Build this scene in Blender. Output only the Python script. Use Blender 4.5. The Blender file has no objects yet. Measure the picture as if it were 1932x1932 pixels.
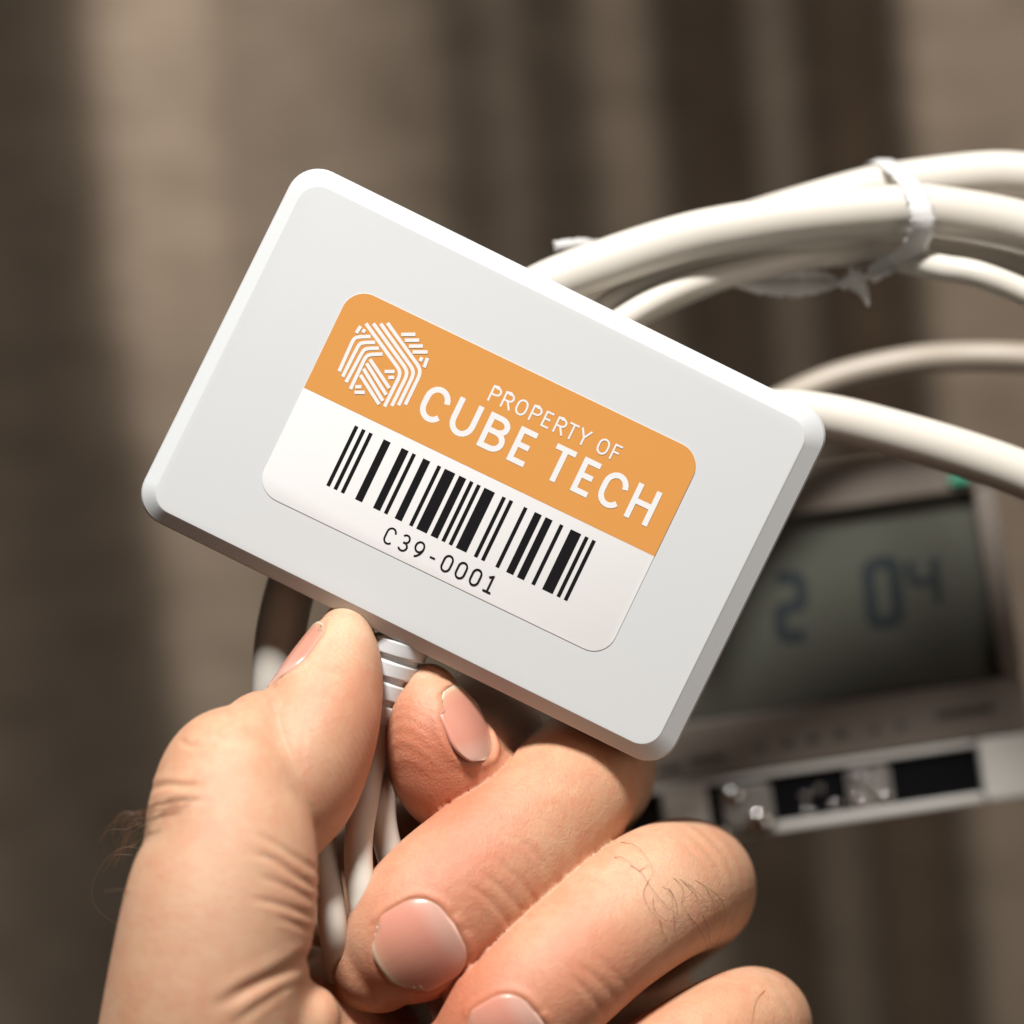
import bpy, bmesh, math, random
import numpy as np
from mathutils import Vector, Matrix
from mathutils.bvhtree import BVHTree

random.seed(7); rng = np.random.default_rng(7)
sc = bpy.context.scene
COL = sc.collection

# ------------------------------------------------------------------ camera, world, lamps
DIST = 450.0                                   # mm, camera to the front of the box
PX = 143.4 / 1932                              # mm per photograph unit at that distance
cam_data = bpy.data.cameras.new('camera'); cam = bpy.data.objects.new('camera', cam_data); COL.objects.link(cam)
cam.location = (0, -DIST / 1000, 0); cam.rotation_euler = (math.pi / 2, 0, 0)
cam_data.sensor_width = 36; cam_data.lens = 36 * DIST / 143.4
cam_data.clip_start = 0.01; cam_data.clip_end = 20
cam_data.dof.use_dof = True; cam_data.dof.focus_distance = 0.449; cam_data.dof.aperture_fstop = 7.9
sc.camera = cam

world = bpy.data.worlds.new('World'); sc.world = world; world.use_nodes = True
bg = world.node_tree.nodes['Background']
bg.inputs[0].default_value = (1.0, 0.86, 0.74, 1); bg.inputs[1].default_value = 0.02

def area(name, loc, target, size, power, color):
    l = bpy.data.lights.new(name, 'AREA'); l.shape = 'DISK'; l.size = size; l.energy = power; l.color = color
    o = bpy.data.objects.new(name, l); COL.objects.link(o); o.location = loc
    o.rotation_euler = (Vector(target) - Vector(loc)).to_track_quat('-Z', 'Y').to_euler()
    return o
area('key_lamp', (-0.21, -0.86, 1.31), (0, 0.05, -0.02), 0.27, 57.0, (1.0, 0.98, 0.955))
area('fill_lamp', (0.72, -0.50, 0.06), (0, 0.03, 0), 0.6, 1.7, (1.0, 0.86, 0.74))  # unseen fill standing in for warm bounce from the right

sc.view_settings.view_transform = 'Standard'; sc.view_settings.look = 'None'
sc.view_settings.exposure = 0.0; sc.view_settings.gamma = 1.0
sc.view_settings.use_curve_mapping = False
sc.cycles.use_denoising = True
sc.cycles.max_bounces = 8; sc.cycles.sample_clamp_indirect = 6

# ------------------------------------------------------------------ helpers (all modelling in mm)
def at(x, y, depth=0.0):
    """point of the place seen at photograph position x, y (0..1932) standing `depth` mm behind the box front"""
    k = (DIST + depth) / DIST * PX
    return np.array([(x - 966) * k, depth, (966 - y) * k])
def pxmm(depth=0.0): return (DIST + depth) / DIST * PX

def mat(name, color=(.8, .8, .8), rough=.5, metal=0.0, spec=.5, **kw):
    m = bpy.data.materials.new(name); m.use_nodes = True
    b = m.node_tree.nodes['Principled BSDF']
    b.inputs['Base Color'].default_value = (*color, 1); b.inputs['Roughness'].default_value = rough
    b.inputs['Metallic'].default_value = metal; b.inputs['Specular IOR Level'].default_value = spec
    for k, v in kw.items(): b.inputs[k.replace('_', ' ')].default_value = v
    return m
def nd(m, t, **kw):
    n = m.node_tree.nodes.new(t)
    for k, v in kw.items(): setattr(n, k, v)
    return n
def lk(m, a, b): m.node_tree.links.new(a, b)
def bsdf(m): return m.node_tree.nodes['Principled BSDF']
def noise_bump(m, scale, strength, dist, detail=4, stretch=None):
    tc = nd(m, 'ShaderNodeTexCoord'); no = nd(m, 'ShaderNodeTexNoise'); bu = nd(m, 'ShaderNodeBump')
    mp = nd(m, 'ShaderNodeMapping'); mp.inputs['Scale'].default_value = stretch or (1, 1, 1)
    no.inputs['Scale'].default_value = scale; no.inputs['Detail'].default_value = detail
    bu.inputs['Strength'].default_value = strength; bu.inputs['Distance'].default_value = dist
    lk(m, tc.outputs['Object'], mp.inputs[0]); lk(m, mp.outputs[0], no.inputs['Vector'])
    lk(m, no.outputs[0], bu.inputs['Height']); lk(m, bu.outputs[0], bsdf(m).inputs['Normal'])
    return no, bu, mp
def noise_color(m, c1, c2, scale, detail=4, stretch=(1, 1, 1), lo=.3, hi=.7):
    tc = nd(m, 'ShaderNodeTexCoord'); mp = nd(m, 'ShaderNodeMapping'); mp.inputs['Scale'].default_value = stretch
    no = nd(m, 'ShaderNodeTexNoise'); no.inputs['Scale'].default_value = scale; no.inputs['Detail'].default_value = detail
    r = nd(m, 'ShaderNodeValToRGB'); r.color_ramp.elements[0].position = lo; r.color_ramp.elements[1].position = hi
    r.color_ramp.elements[0].color = (*c1, 1); r.color_ramp.elements[1].color = (*c2, 1)
    lk(m, tc.outputs['Object'], mp.inputs[0]); lk(m, mp.outputs[0], no.inputs['Vector'])
    lk(m, no.outputs[0], r.inputs[0]); lk(m, r.outputs[0], bsdf(m).inputs['Base Color'])
    return r

def link(o, parent=None, m=None, label=None, cat=None, group=None, kind=None):
    COL.objects.link(o)
    if parent is not None: o.parent = parent
    if m is not None: o.data.materials.append(m)
    for k, v in (('label', label), ('category', cat), ('group', group), ('kind', kind)):
        if v: o[k] = v
    return o
def obj(name, verts, faces, m, parent=None, smooth=True, **kw):
    me = bpy.data.meshes.new(name)
    me.from_pydata((np.asarray(verts, float) * .001).tolist(), [], [list(map(int, f)) for f in faces]); me.update()
    if smooth: me.polygons.foreach_set('use_smooth', [True] * len(me.polygons))
    return link(bpy.data.objects.new(name, me), parent, m, **kw)
def obj_bm(name, bm, m, parent=None, smooth=False, **kw):
    bmesh.ops.recalc_face_normals(bm, faces=bm.faces[:])
    bmesh.ops.scale(bm, vec=(.001,) * 3, verts=bm.verts[:])
    me = bpy.data.meshes.new(name); bm.to_mesh(me); bm.free()
    if smooth: me.polygons.foreach_set('use_smooth', [True] * len(me.polygons))
    return link(bpy.data.objects.new(name, me), parent, m, **kw)
def empty(name, loc_mm, rot=(0, 0, 0), **kw):
    o = bpy.data.objects.new(name, None); o.empty_display_size = .01
    o.location = Vector(loc_mm) * .001; o.rotation_euler = rot
    return link(o, **kw)

def catmull(P, n):
    """P: control rows; returns n samples per span"""
    P = np.asarray(P, float); Q = np.vstack([2 * P[0] - P[1], P, 2 * P[-1] - P[-2]])
    out = []
    for i in range(1, len(Q) - 2):
        p0, p1, p2, p3 = Q[i - 1:i + 3]
        t = np.linspace(0, 1, n, endpoint=False)[:, None]
        out.append(.5 * (2 * p1 + (p2 - p0) * t + (2 * p0 - 5 * p1 + 4 * p2 - p3) * t ** 2 + (3 * p1 - p0 - 3 * p2 + p3) * t ** 3))
    out.append(P[-1:]); return np.vstack(out)
def norm(v): return v / (np.linalg.norm(v) + 1e-12)

def tube(path, ra, rb=None, side0=None, nseg=24, cap=(True, True), superp=1.0):
    """sweep an ellipse (radii ra across, rb in depth) along path with rounded ends; parallel transport frame"""
    path = np.asarray(path, float); n = len(path); ra = np.broadcast_to(ra, n).astype(float)
    rb = ra if rb is None else np.broadcast_to(rb, n).astype(float)
    T = np.gradient(path, axis=0); T /= np.linalg.norm(T, axis=1)[:, None] + 1e-12
    s = np.cross(T[0], (0, 1, 0)) if side0 is None else np.asarray(side0, float)
    if np.linalg.norm(s) < 1e-3: s = np.cross(T[0], (0, 0, 1))
    s = norm(s - T[0] * s.dot(T[0]))
    rows = []
    th = np.linspace(0, 2 * math.pi, nseg, endpoint=False)
    co, si = np.cos(th), np.sin(th)
    if superp != 1.0: co, si = np.sign(co) * abs(co) ** superp, np.sign(si) * abs(si) ** superp
    for i in range(n):
        s = norm(s - T[i] * s.dot(T[i])); u = np.cross(T[i], s)
        if i == 0 and cap[0]:
            L = (ra[0] + rb[0]) / 2
            for a in (.97, .88, .74, .56, .36, .18):
                f = math.sqrt(1 - a * a); rows.append(path[0] - T[0] * L * a + f * (np.outer(co, s) * ra[0] + np.outer(si, u) * rb[0]))
        rows.append(path[i] + np.outer(co, s) * ra[i] + np.outer(si, u) * rb[i])
        if i == n - 1 and cap[1]:
            L = (ra[-1] + rb[-1]) / 2
            for a in (.18, .36, .56, .74, .88, .97):
                f = math.sqrt(1 - a * a); rows.append(path[-1] + T[-1] * L * a + f * (np.outer(co, s) * ra[-1] + np.outer(si, u) * rb[-1]))
    V = np.vstack(rows); F = []
    R = len(rows)
    for r in range(R - 1):
        for j in range(nseg):
            k = (j + 1) % nseg
            F.append((r * nseg + j, r * nseg + k, (r + 1) * nseg + k, (r + 1) * nseg + j))
    F.append(tuple(range(nseg - 1, -1, -1))); F.append(tuple(range((R - 1) * nseg, R * nseg)))
    return V, F
def join(parts):
    V = []; F = []; o = 0
    for v, f in parts:
        V.append(v); F += [tuple(i + o for i in q) for q in f]; o += len(v)
    return np.vstack(V), F

def rrect(w, h, r, n=8, cx=0, cz=0):
    """rounded rectangle outline, counter-clockwise in x,z"""
    out = []
    for sx, sz, a0 in ((1, -1, -90), (1, 1, 0), (-1, 1, 90), (-1, -1, 180)):
        for k in range(n + 1):
            a = math.radians(a0 + 90 * k / n)
            out.append((cx + sx * (w / 2 - r) + r * math.cos(a), cz + sz * (h / 2 - r) + r * math.sin(a)))
    return np.array(out)
def loft_rings(rings):
    """rings: list of (outline Nx2, y); closes both ends"""
    n = len(rings[0][0]); V = []; F = []
    for o, y in rings: V += [(p[0], y, p[1]) for p in o]
    for r in range(len(rings) - 1):
        for j in range(n):
            k = (j + 1) % n; F.append((r * n + j, r * n + k, (r + 1) * n + k, (r + 1) * n + j))
    F.append(tuple(range(n - 1, -1, -1))); F.append(tuple(range((len(rings) - 1) * n, len(rings) * n)))
    return np.array(V, float), F
def slab(name, w, h, r, y0, y1, m, parent, cx=0, cz=0, bevel=.4, **kw):
    """rounded plate from y0 (front) to y1 with a small rounded front edge"""
    b = min(bevel, abs(y1 - y0) * .45, r * .9 if r > 0 else bevel)
    rings = [(rrect(w - 2 * b, h - 2 * b, max(r - b, .02), cx=cx, cz=cz), y0)]
    for a in (30, 60, 90):
        c = b * (1 - math.sin(math.radians(a))); d = b * (1 - math.cos(math.radians(a)))
        rings.append((rrect(w - 2 * c, h - 2 * c, max(r - c, .02), cx=cx, cz=cz), y0 + d))
    rings.append((rrect(w, h, r, cx=cx, cz=cz), y1))
    V, F = loft_rings(rings)
    o = obj(name, V, F, m, parent, smooth=True, **kw)
    shade_sharp(o); return o
def shade_sharp(o, ang=40):
    bm = bmesh.new(); bm.from_mesh(o.data)
    for e in bm.edges:
        if len(e.link_faces) == 2 and e.calc_face_angle(0) > math.radians(ang): e.smooth = False
    bm.to_mesh(o.data); bm.free()
def flip_check(o):
    bm = bmesh.new(); bm.from_mesh(o.data); bmesh.ops.recalc_face_normals(bm, faces=bm.faces[:]); bm.to_mesh(o.data); bm.free()

# ------------------------------------------------------------------ materials
M = {}
M['box'] = mat('white_plastic', (.56, .571, .573), .42, spec=.4)
noise_bump(M['box'], 2400, .07, .00012, 3)
M['paper'] = mat('label_white', (.70, .69, .683), .4, spec=.4)
M['orange'] = mat('label_orange', (.595, .268, .068), .42, spec=.35)
M['ink'] = mat('label_black', (.006, .0055, .006), .55, spec=.15)
M['cable'] = mat('cable_sheath', (.60, .56, .495), .38, spec=.45)
bsdf(M['cable']).inputs['Subsurface Weight'].default_value = .25
bsdf(M['cable']).inputs['Subsurface Radius'].default_value = (1, .8, .55)
bsdf(M['cable']).inputs['Subsurface Scale'].default_value = .0015
noise_bump(M['cable'], 900, .05, .0002, 3)
M['tie'] = mat('paper_tie', (.74, .73, .71), .5, spec=.3, Alpha=.82)
bsdf(M['tie']).inputs['Transmission Weight'].default_value = .12
noise_bump(M['tie'], 500, .35, .0004, 4)
M['housing'] = mat('meter_housing', (.15, .125, .105), .5, spec=.35)
noise_bump(M['housing'], 700, .08, .0002)
M['meter_light'] = mat('meter_pale_plastic', (.46, .44, .405), .42, spec=.4)
M['lcd'] = mat('lcd_glass', (.066, .067, .054), .25, spec=.35)
M['segment'] = mat('lcd_segment', (.004, .010, .013), .6)
M['print'] = mat('meter_print', (.035, .032, .03), .5)
M['black'] = mat('window_black', (.006, .006, .007), .12, spec=.4)
M['green'] = mat('green_button', (.02, .22, .13), .35)
M['steel'] = mat('steel_screw', (.6, .58, .55), .07, 1.0)
M['terminal'] = mat('terminal_plastic', (.16, .145, .13), .35)

# ------------------------------------------------------------------ backdrop: brushed metal sheet, light and dark bands put into its shape as folds
WY = 300.0
def build_wall():
    prof = [(-700, .3), (-400, .6), (-150, .3), (0, .22), (70, .26), (130, .36), (190, .8), (250, 1), (370, .95), (420, .78), (600, .72), (700, .62), (790, .5),
            (835, .3), (880, .27), (930, .42), (960, .36), (990, .2), (1050, .2), (1085, .3), (1120, .52), (1190, .5), (1220, .3), (1250, .1),
            (1310, .03), (1385, .08), (1428, .42), (1480, .40), (1512, .1), (1560, .0), (1655, .02), (1690, .3), (1735, .78), (1960, .74), (2100, .3), (2300, .6), (2700, .3)]
    px = np.array([p[0] for p in prof], float); pb = np.array([p[1] for p in prof])
    k = pxmm(WY)
    X = np.arange(-900, 2801, 6.0); Zs = np.linspace(-900, 2800, 75)     # photograph units
    sig = math.radians(11.0)
    V = np.zeros((len(Zs), len(X), 3))
    for i, zy in enumerate(Zs):
        xs = X - zy * (.085 + .06 * np.clip((520 - X) / 300, 0, 1) * np.clip((zy - 500) / 600, 0, 1))
        b = np.clip(np.interp(xs, px, pb), .004, 1)
        tilt = sig * np.sqrt(-np.log(b))                                    # tilt away from the bright angle
        x = (X - 966) * k
        # azimuth that mirrors the lamp into the lens
        az = .5 * (np.arctan2(-x, WY + DIST) + np.arctan2(-210 - x, WY + 860))
        t = np.clip(tilt, 0, .42) + az * 1.0
        w = np.concatenate([[0], np.cumsum(np.tan(t)[:-1] * np.diff(x))])
        w -= np.interp((966 - 966) * k, x, w)
        V[i, :, 0] = x; V[i, :, 1] = WY + w; V[i, :, 2] = (966 - zy) * k
    ny, nx = len(Zs), len(X)
    F = [(i * nx + j, i * nx + j + 1, (i + 1) * nx + j + 1, (i + 1) * nx + j) for i in range(ny - 1) for j in range(nx - 1)]
    m = bpy.data.materials.new('brushed_metal'); m.use_nodes = True
    b = bsdf(m)
    b.inputs['Base Color'].default_value = (.50, .41, .335, 1); b.inputs['Metallic'].default_value = 1.0
    b.inputs['Roughness'].default_value = .47
    b.inputs['Anisotropic'].default_value = .8
    tg = nd(m, 'ShaderNodeCombineXYZ'); tg.inputs[2].default_value = 1.0     # grain direction
    lk(m, tg.outputs[0], b.inputs['Tangent'])
    r = noise_color(m, (.075, .057, .0415), (.104, .080, .059), 90, 7, (.6, 1, 1.1))
    noise_bump(m, 260, .2, .0005, 6, (.2, 1, 2.6))
    o = obj('wall', V.reshape(-1, 3), F, m, kind='structure', label='blurred taupe brushed metal wall with vertical folds shaped into light and dark bands behind everything')
    # the bright side must face the camera
    return o
build_wall()

# ------------------------------------------------------------------ white box with its asset label
BOX_C = at(911.75, 876.5, 0)
TH = math.radians(26.25)
BW, BH, BD = 1127 * PX, 742 * PX, 12.5
box = empty('electronics_box', BOX_C, (0, TH, 0), label='white plastic box with an orange and white asset label held at a slant', cat='box')
def build_box():
    rc = 4.6
    l, r, t, b = 2.0, 2.75, 2.35, 1.85                                   # chamfer seen on each side
    iw, ih = BW - l - r, BH - t - b; icx, icz = (l - r) / 2, (b - t) / 2
    c = 1.6
    rings = []
    face = lambda g: rrect(iw - 2 * g, ih - 2 * g, 3.1, 10, icx, icz)
    rings.append((face(.35), 0.0)); rings.append((face(.12), .03)); rings.append((face(0), .12))
    o0 = rrect(iw, ih, 3.1, 10, icx, icz); o1 = rrect(BW, BH, rc, 10)
    for f in (.08, .5, .9): rings.append((o0 * (1 - f) + o1 * f, .12 + c * f))
    rings.append((rrect(BW, BH, rc, 10), .12 + c + .25))
    rings.append((rrect(BW - .2, BH - .2, rc, 10), BD * .45))
    rings.append((rrect(BW - .2, BH - .2, rc, 10), BD - 2)); rings.append((rrect(BW - 1.4, BH - 1.4, rc, 10), BD - .6)); rings.append((rrect(BW - 4, BH - 4, rc, 10), BD))
    V, F = loft_rings(rings)
    o = obj('body', V, F, M['box'], box); flip_check(o); shade_sharp(o, 20)
build_box()

LW, LH = 54.5, 31.8
lab_c = (at(903.8, 891.1, 0) - BOX_C)
ux = np.array([math.cos(TH), 0, -math.sin(TH)]); uz = np.array([math.sin(TH), 0, math.cos(TH)])
label = slab('label', LW, LH, 3.3, -.09, .02, M['paper'], box, bevel=.04)
label.location = (lab_c.dot(ux) * .001, 0, lab_c.dot(uz) * .001)
label.rotation_euler = (0, math.radians(-.55), 0)
LY = -.105
def lab(p): return (p[0] - LW / 2, LH / 2 - p[1])
def flat_poly(name, polys, y, m, parent):
    V = []; F = []
    for k, poly in enumerate(polys):
        s = len(V); V += [(x, y - .0006 * k, z) for x, z in poly]; F.append(tuple(range(s, s + len(poly))))
    bm = bmesh.new(); vs = [bm.verts.new(v) for v in V]
    for f in F: bm.faces.new([vs[i] for i in f])
    for f in bm.faces:
        f.normal_update()
        if f.normal.y > 0: f.normal_flip()
    bmesh.ops.triangulate(bm, faces=[f for f in bm.faces if len(f.verts) > 4])
    bmesh.ops.scale(bm, vec=(.001,) * 3, verts=bm.verts[:])
    me = bpy.data.meshes.new(name); bm.to_mesh(me); bm.free()
    return link(bpy.data.objects.new(name, me), parent, m)
# orange band: rounded only at the top
band = [p for p in rrect(LW - .02, LH - .02, 3.3, 10) if p[1] > LH / 2 - 15.85]
top = sorted(band, key=lambda p: math.atan2(p[1] - (LH / 2 - 15.85), p[0]))
flat_poly('orange_band', [[(LW / 2 - .01, LH / 2 - 15.85)] + [tuple(p) for p in top] + [(-LW / 2 + .01, LH / 2 - 15.85)]], LY, M['orange'], label)

def ribbon(pts, w):
    """polyline -> list of quads with mitred joints (in x,z)"""
    P = np.array(pts, float); n = len(P)
    T = np.diff(P, axis=0); T /= np.linalg.norm(T, axis=1)[:, None] + 1e-12
    N = np.column_stack([-T[:, 1], T[:, 0]]); off = []
    for i in range(n):
        if i == 0: o = N[0]
        elif i == n - 1: o = N[-1]
        else:
            o = N[i - 1] + N[i]; o = o / max(o.dot(o) / 2, .3)
        off.append(o * w / 2)
    off = np.array(off); L = P + off; R = P - off
    return [[tuple(L[i]), tuple(R[i]), tuple(R[i + 1]), tuple(L[i + 1])] for i in range(n - 1)]
def fillet(pts, r, n=6):
    P = [np.array(p, float) for p in pts]; out = [tuple(P[0])]
    for i in range(1, len(P) - 1):
        a, b, c = P[i - 1], P[i], P[i + 1]
        d1 = min(r, np.linalg.norm(a - b) * .48); d2 = min(r, np.linalg.norm(c - b) * .48)
        p, q = b + norm(a - b) * d1, b + norm(c - b) * d2
        for t in np.linspace(0, 1, n): out.append(tuple((1 - t) ** 2 * p + 2 * t * (1 - t) * b + t * t * q))
    out.append(tuple(P[-1])); return out
def arc(cx, cy, rx, ry, a0, a1, n=10):
    return [(cx + rx * math.cos(math.radians(a)), cy + ry * math.sin(math.radians(a))) for a in np.linspace(a0, a1, n)]
def glyph(ch, w, h=1.0):
    """monoline strokes in a box w x 1 (y up), centre lines"""
    r = w / 2
    ry = min(r * 1.12, .5)
    if ch == 'C': return [arc(r, 1 - ry, r, ry, 5, 180) + arc(r, ry, r, ry, 180, 325)]
    if ch in 'O0': return [arc(r, 1 - ry, r, ry, 0, 180) + arc(r, ry, r, ry, 180, 360) + [(w, 1 - ry + .01)]]
    if ch == 'U': return [[(0, 1.0 + h)] + arc(r, ry, r, ry, 180, 360) + [(w, 1.0 + h)]]
    if ch == 'E': return [[(w, 1), (0, 1), (0, 0), (w, 0)], [(0, .52), (w * .86, .52)]]
    if ch == 'F': return [[(w, 1), (0, 1), (0, -h)], [(0, .5), (w * .86, .5)]]
    if ch == 'T': return [[(0, 1), (w, 1)], [(r, 1), (r, -h)]]
    if ch == 'H': return [[(0, -h), (0, 1 + h)], [(w, -h), (w, 1 + h)], [(0, .52), (w, .52)]]
    if ch == 'P': return [[(0, -h), (0, 1)] + [(w * .5, 1)] + arc(w * .5, .735, w * .5, .265, 90, -90) + [(0, .47)]]
    if ch == 'R': return [[(0, -h), (0, 1)] + [(w * .5, 1)] + arc(w * .5, .735, w * .5, .265, 90, -90) + [(0, .47)], [(w * .48, .47), (w * 1.03, -h)]]
    if ch == 'B': return [[(0, .53), (0, 1), (w * .45, 1)] + arc(w * .5, .77, w * .44, .23, 90, -90) + [(0, .54)], [(0, .54), (w * .5, .54)] + arc(w * .52, .27, w * .48, .27, 90, -90) + [(0, 0), (0, .56)]]
    if ch == 'Y': return [[(0, 1 + h), (r, .47)], [(w, 1 + h), (r, .47)], [(r, .5), (r, -h)]]
    if ch == '3': return [arc(r, .75, r * .86, .25, 150, -85) + [(r * .7, .5)], [(r * .7, .52)] + arc(r, .26, r, .26, 90, -150)]
    if ch == '9': return [arc(r, .68, r, .32, 0, 360, 20), arc(-.02 * w, .68, w * 1.02, .68, 0, -72, 10)]
    if ch == '1': return [[(.08 * w, .86), (.52 * w, 1), (.52 * w, 0)], [(0, 0), (w, 0)]]
    if ch == '-': return [[(0, .42), (w, .42)]]
def text_obj(name, items, base, cap, sw, m):
    """items: (char, left x, width) in label mm; base: y of the base line"""
    polys = []
    for ch, x, w in items:
        hs = cap - sw; h = sw / 2 / hs
        for st in glyph(ch, (w - sw) / hs, h):
            pts = [lab((x + sw / 2 + px_ * hs, base - sw / 2 - py_ * hs)) for px_, py_ in st]
            polys += ribbon(pts, sw)
    return flat_poly(name, polys, LY - .005, m, label)
text_obj('company_lettering', [('C', 15.75, 3.75), ('U', 20.35, 3.7), ('B', 25.2, 3.55), ('E', 29.85, 3.0), ('T', 35.05, 3.85), ('E', 39.75, 2.95), ('C', 43.45, 3.7), ('H', 48.1, 3.6)], 12.62, 5.2, .80, M['paper'])
text_obj('property_lettering', [('P', 23.85, 1.5), ('R', 25.8, 1.55), ('O', 27.9, 1.65), ('P', 30.15, 1.5), ('E', 32.1, 1.3), ('R', 33.95, 1.55), ('T', 35.65, 1.7), ('Y', 37.5, 1.75), ('O', 40.55, 1.65), ('F', 42.75, 1.3)], 6.3, 2.35, .27, M['paper'])
a = 2.215
text_obj('serial_number', [(c, 19.15 + a * i + (.25 if c == '-' else 0), 1.5 if c != '-' else 1.05) for i, c in enumerate('C39-0001')], 30.62, 2.55, .27, M['ink'])
# bars
mod = (46.2 - 8.75) / 67
bars = [(0, 1), (2, 1), (4, 1), (8, 2), (13, 2), (16, 1), (19, 2), (23, 1), (25, 3), (29, 2), (32, 1), (34, 1), (36, 3), (41, 1), (43, 1), (47, 1), (50, 2), (53, 2), (57, 1), (60, 3), (64, 1), (66, 1)]
flat_poly('barcode', [[lab(p) for p in ((8.75 + s * mod, 17.5), (8.75 + (s + n * .97) * mod, 17.5), (8.75 + (s + n * .97) * mod, 26.8), (8.75 + s * mod, 26.8))] for s, n in bars], LY - .005, M['ink'], label)
EM = [[(3.94, 3.99), (11.02, 7.81), (11.39, 8.53), (11.34, 13.34)], [(4.89, 3.55), (11.84, 7.32), (12.26, 8.07), (12.21, 12.83)], [(5.81, 3.12), (12.64, 6.89), (13.06, 7.65), (13.03, 12.34)], [(6.63, 2.63), (13.36, 6.3), (13.85, 7.06), (13.85, 11.85)], [(3.47, 11.66), (3.33, 6.71), (3.71, 6.18), (5.33, 5.35)], [(4.24, 12.14), (4.34, 7.05), (4.71, 6.59), (6.25, 5.82)], [(5.01, 12.63), (5.25, 7.5), (5.67, 7.04), (7.08, 6.33)], [(5.98, 13.22), (5.93, 8.24), (6.29, 7.68), (7.91, 6.84)], [(6.63, 8.28), (10.84, 10.74)], [(6.45, 9.0), (10.86, 11.78)], [(6.39, 9.87), (10.8, 12.75)], [(6.37, 10.83), (10.53, 13.41)], [(9.05, 3.25), (10.85, 2.36)], [(9.88, 3.76), (11.67, 2.88)], [(10.75, 4.25), (12.5, 3.39)], [(11.57, 4.76), (13.46, 3.85)], [(3.32, 5.81), (3.45, 4.64)], [(4.11, 5.34), (4.16, 4.79)], [(13.08, 5.48), (13.09, 4.85)], [(13.96, 6.02), (13.82, 4.61)], [(9.22, 8.92), (10.48, 8.33)], [(10.07, 9.47), (10.78, 9.08)], [(6.45, 12.64), (7.21, 12.25)], [(6.69, 13.37), (7.99, 12.76)]]
polys = []
for st in EM: polys += ribbon([lab(p) for p in fillet(st, .7, 5)], .5)
flat_poly('emblem', polys, LY - .005, M['paper'], label)

# strain relief under the box where its own lead leaves
def build_relief():
    p0, p1 = at(770, 1168, 5.5), at(720, 1335, 6)
    t = np.linspace(0, 1, 61); path = p0 + (p1 - p0) * t[:, None]
    r = np.where((t * 4.2) % 1 < .72, 4.5 - 1.2 * t, 3.8 - 1.1 * t)
    V, F = tube(path, r, nseg=28)
    inv = Matrix.Translation(Vector(BOX_C)) @ Matrix.Rotation(TH, 4, 'Y'); inv.invert()
    V = np.array([inv @ Vector(v) for v in V])
    obj('strain_relief', V, F, M['box'], box)
build_relief()

# ------------------------------------------------------------------ cables
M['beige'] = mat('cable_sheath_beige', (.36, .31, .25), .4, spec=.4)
def cable(ctrl, dia_mm, label, n=14, group='white cables of the coil', m='cable'):
    path = catmull([at(*c) for c in ctrl], n)
    V, F = tube(path, dia_mm / 2, nseg=28)
    return obj('cable', V, F, M[m], label=label, cat='cable', group=group)
cable([(2050, 955, 22), (1916, 890, 22), (1709, 824, 22), (1516, 782, 21.5), (1330, 790, 20), (1150, 870, 18)], 7.0,
      'thick white cable leaving the right corner of the box towards the lower right')
cable([(2130, 535, 28), (2030, 468, 28), (1923, 424, 28), (1768, 396, 27), (1698, 394, 27), (1531, 409, 26), (1411, 426, 25), (1294, 449, 24), (1156, 492, 22), (1007, 552, 21), (860, 660, 19), (700, 840, 18.5), (580, 1030, 18), (532, 1180, 14), (524, 1320, 14), (535, 1470, 19), (570, 1640, 25), (610, 1780, 26), (680, 1930, 24), (760, 2100, 18), (820, 2250, 14)], 7.3,
      'thick white cable arching in front of the tied bundle and down behind the box')
cable([(2150, 392, 36), (2040, 346, 36), (1931, 330, 36), (1846, 329, 36), (1692, 348, 35), (1600, 368, 34), (1413, 424, 33), (1290, 470, 31), (1150, 540, 29), (1000, 640, 23), (900, 760, 20), (800, 900, 19)], 6.9,
      'thick white cable at the top of the tied bundle, behind the front one')
cable([(2080, 620, 22), (1932, 551, 23), (1843, 517, 23.5), (1780, 506, 25.5), (1722, 494, 30.5), (1640, 480, 34), (1521, 484, 33), (1398, 512, 29), (1294, 541, 25), (1191, 594, 22), (1060, 690, 19), (960, 800, 18)], 3.9,
      'thin white cable along the underside of the bundle, drooping right of the tie')
cable([(2100, 560, 37), (1932, 492, 37), (1780, 452, 36), (1650, 447, 35), (1500, 459, 33), (1350, 490, 31), (1220, 540, 28), (1120, 600, 25), (1000, 700, 21)], 4.8,
      'thin shaded cable inside the bundle under the thick front cable')
cable([(2120, 570, 43), (1932, 505, 42), (1780, 470, 41), (1600, 466, 40), (1450, 490, 38), (1300, 540, 35), (1150, 620, 29), (1050, 720, 23)], 5.0,
      'rearmost thin cable inside the bundle, mostly hidden in shade')
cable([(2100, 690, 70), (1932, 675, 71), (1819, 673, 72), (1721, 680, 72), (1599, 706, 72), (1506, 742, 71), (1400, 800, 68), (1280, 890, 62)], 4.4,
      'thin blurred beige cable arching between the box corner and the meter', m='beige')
# leads running down through the fist
cable([(722, 1330, 6), (704, 1420, 5), (688, 1510, 2), (676, 1590, -4), (682, 1680, -6.5), (708, 1780, -4), (780, 1900, 12), (830, 2100, 12)], 4.0,
      'white lead running from the box down between thumb and fingers', group='cables held in the fist')
cable([(742, 1420, 13), (722, 1510, 5), (730, 1590, 2), (762, 1680, 3), (830, 1780, 14)], 3.9,
      'white lead right of the longer one, glimpsed between index and middle finger', group='cables held in the fist')
cable([(600, 1520, 8), (608, 1600, -2), (622, 1690, -6.5), (632, 1780, -6), (652, 1880, 4), (710, 2000, 8), (800, 2150, 10)], 4.0,
      'white lead beside the thumb, lowest of those inside the fist', group='cables held in the fist')

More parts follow.
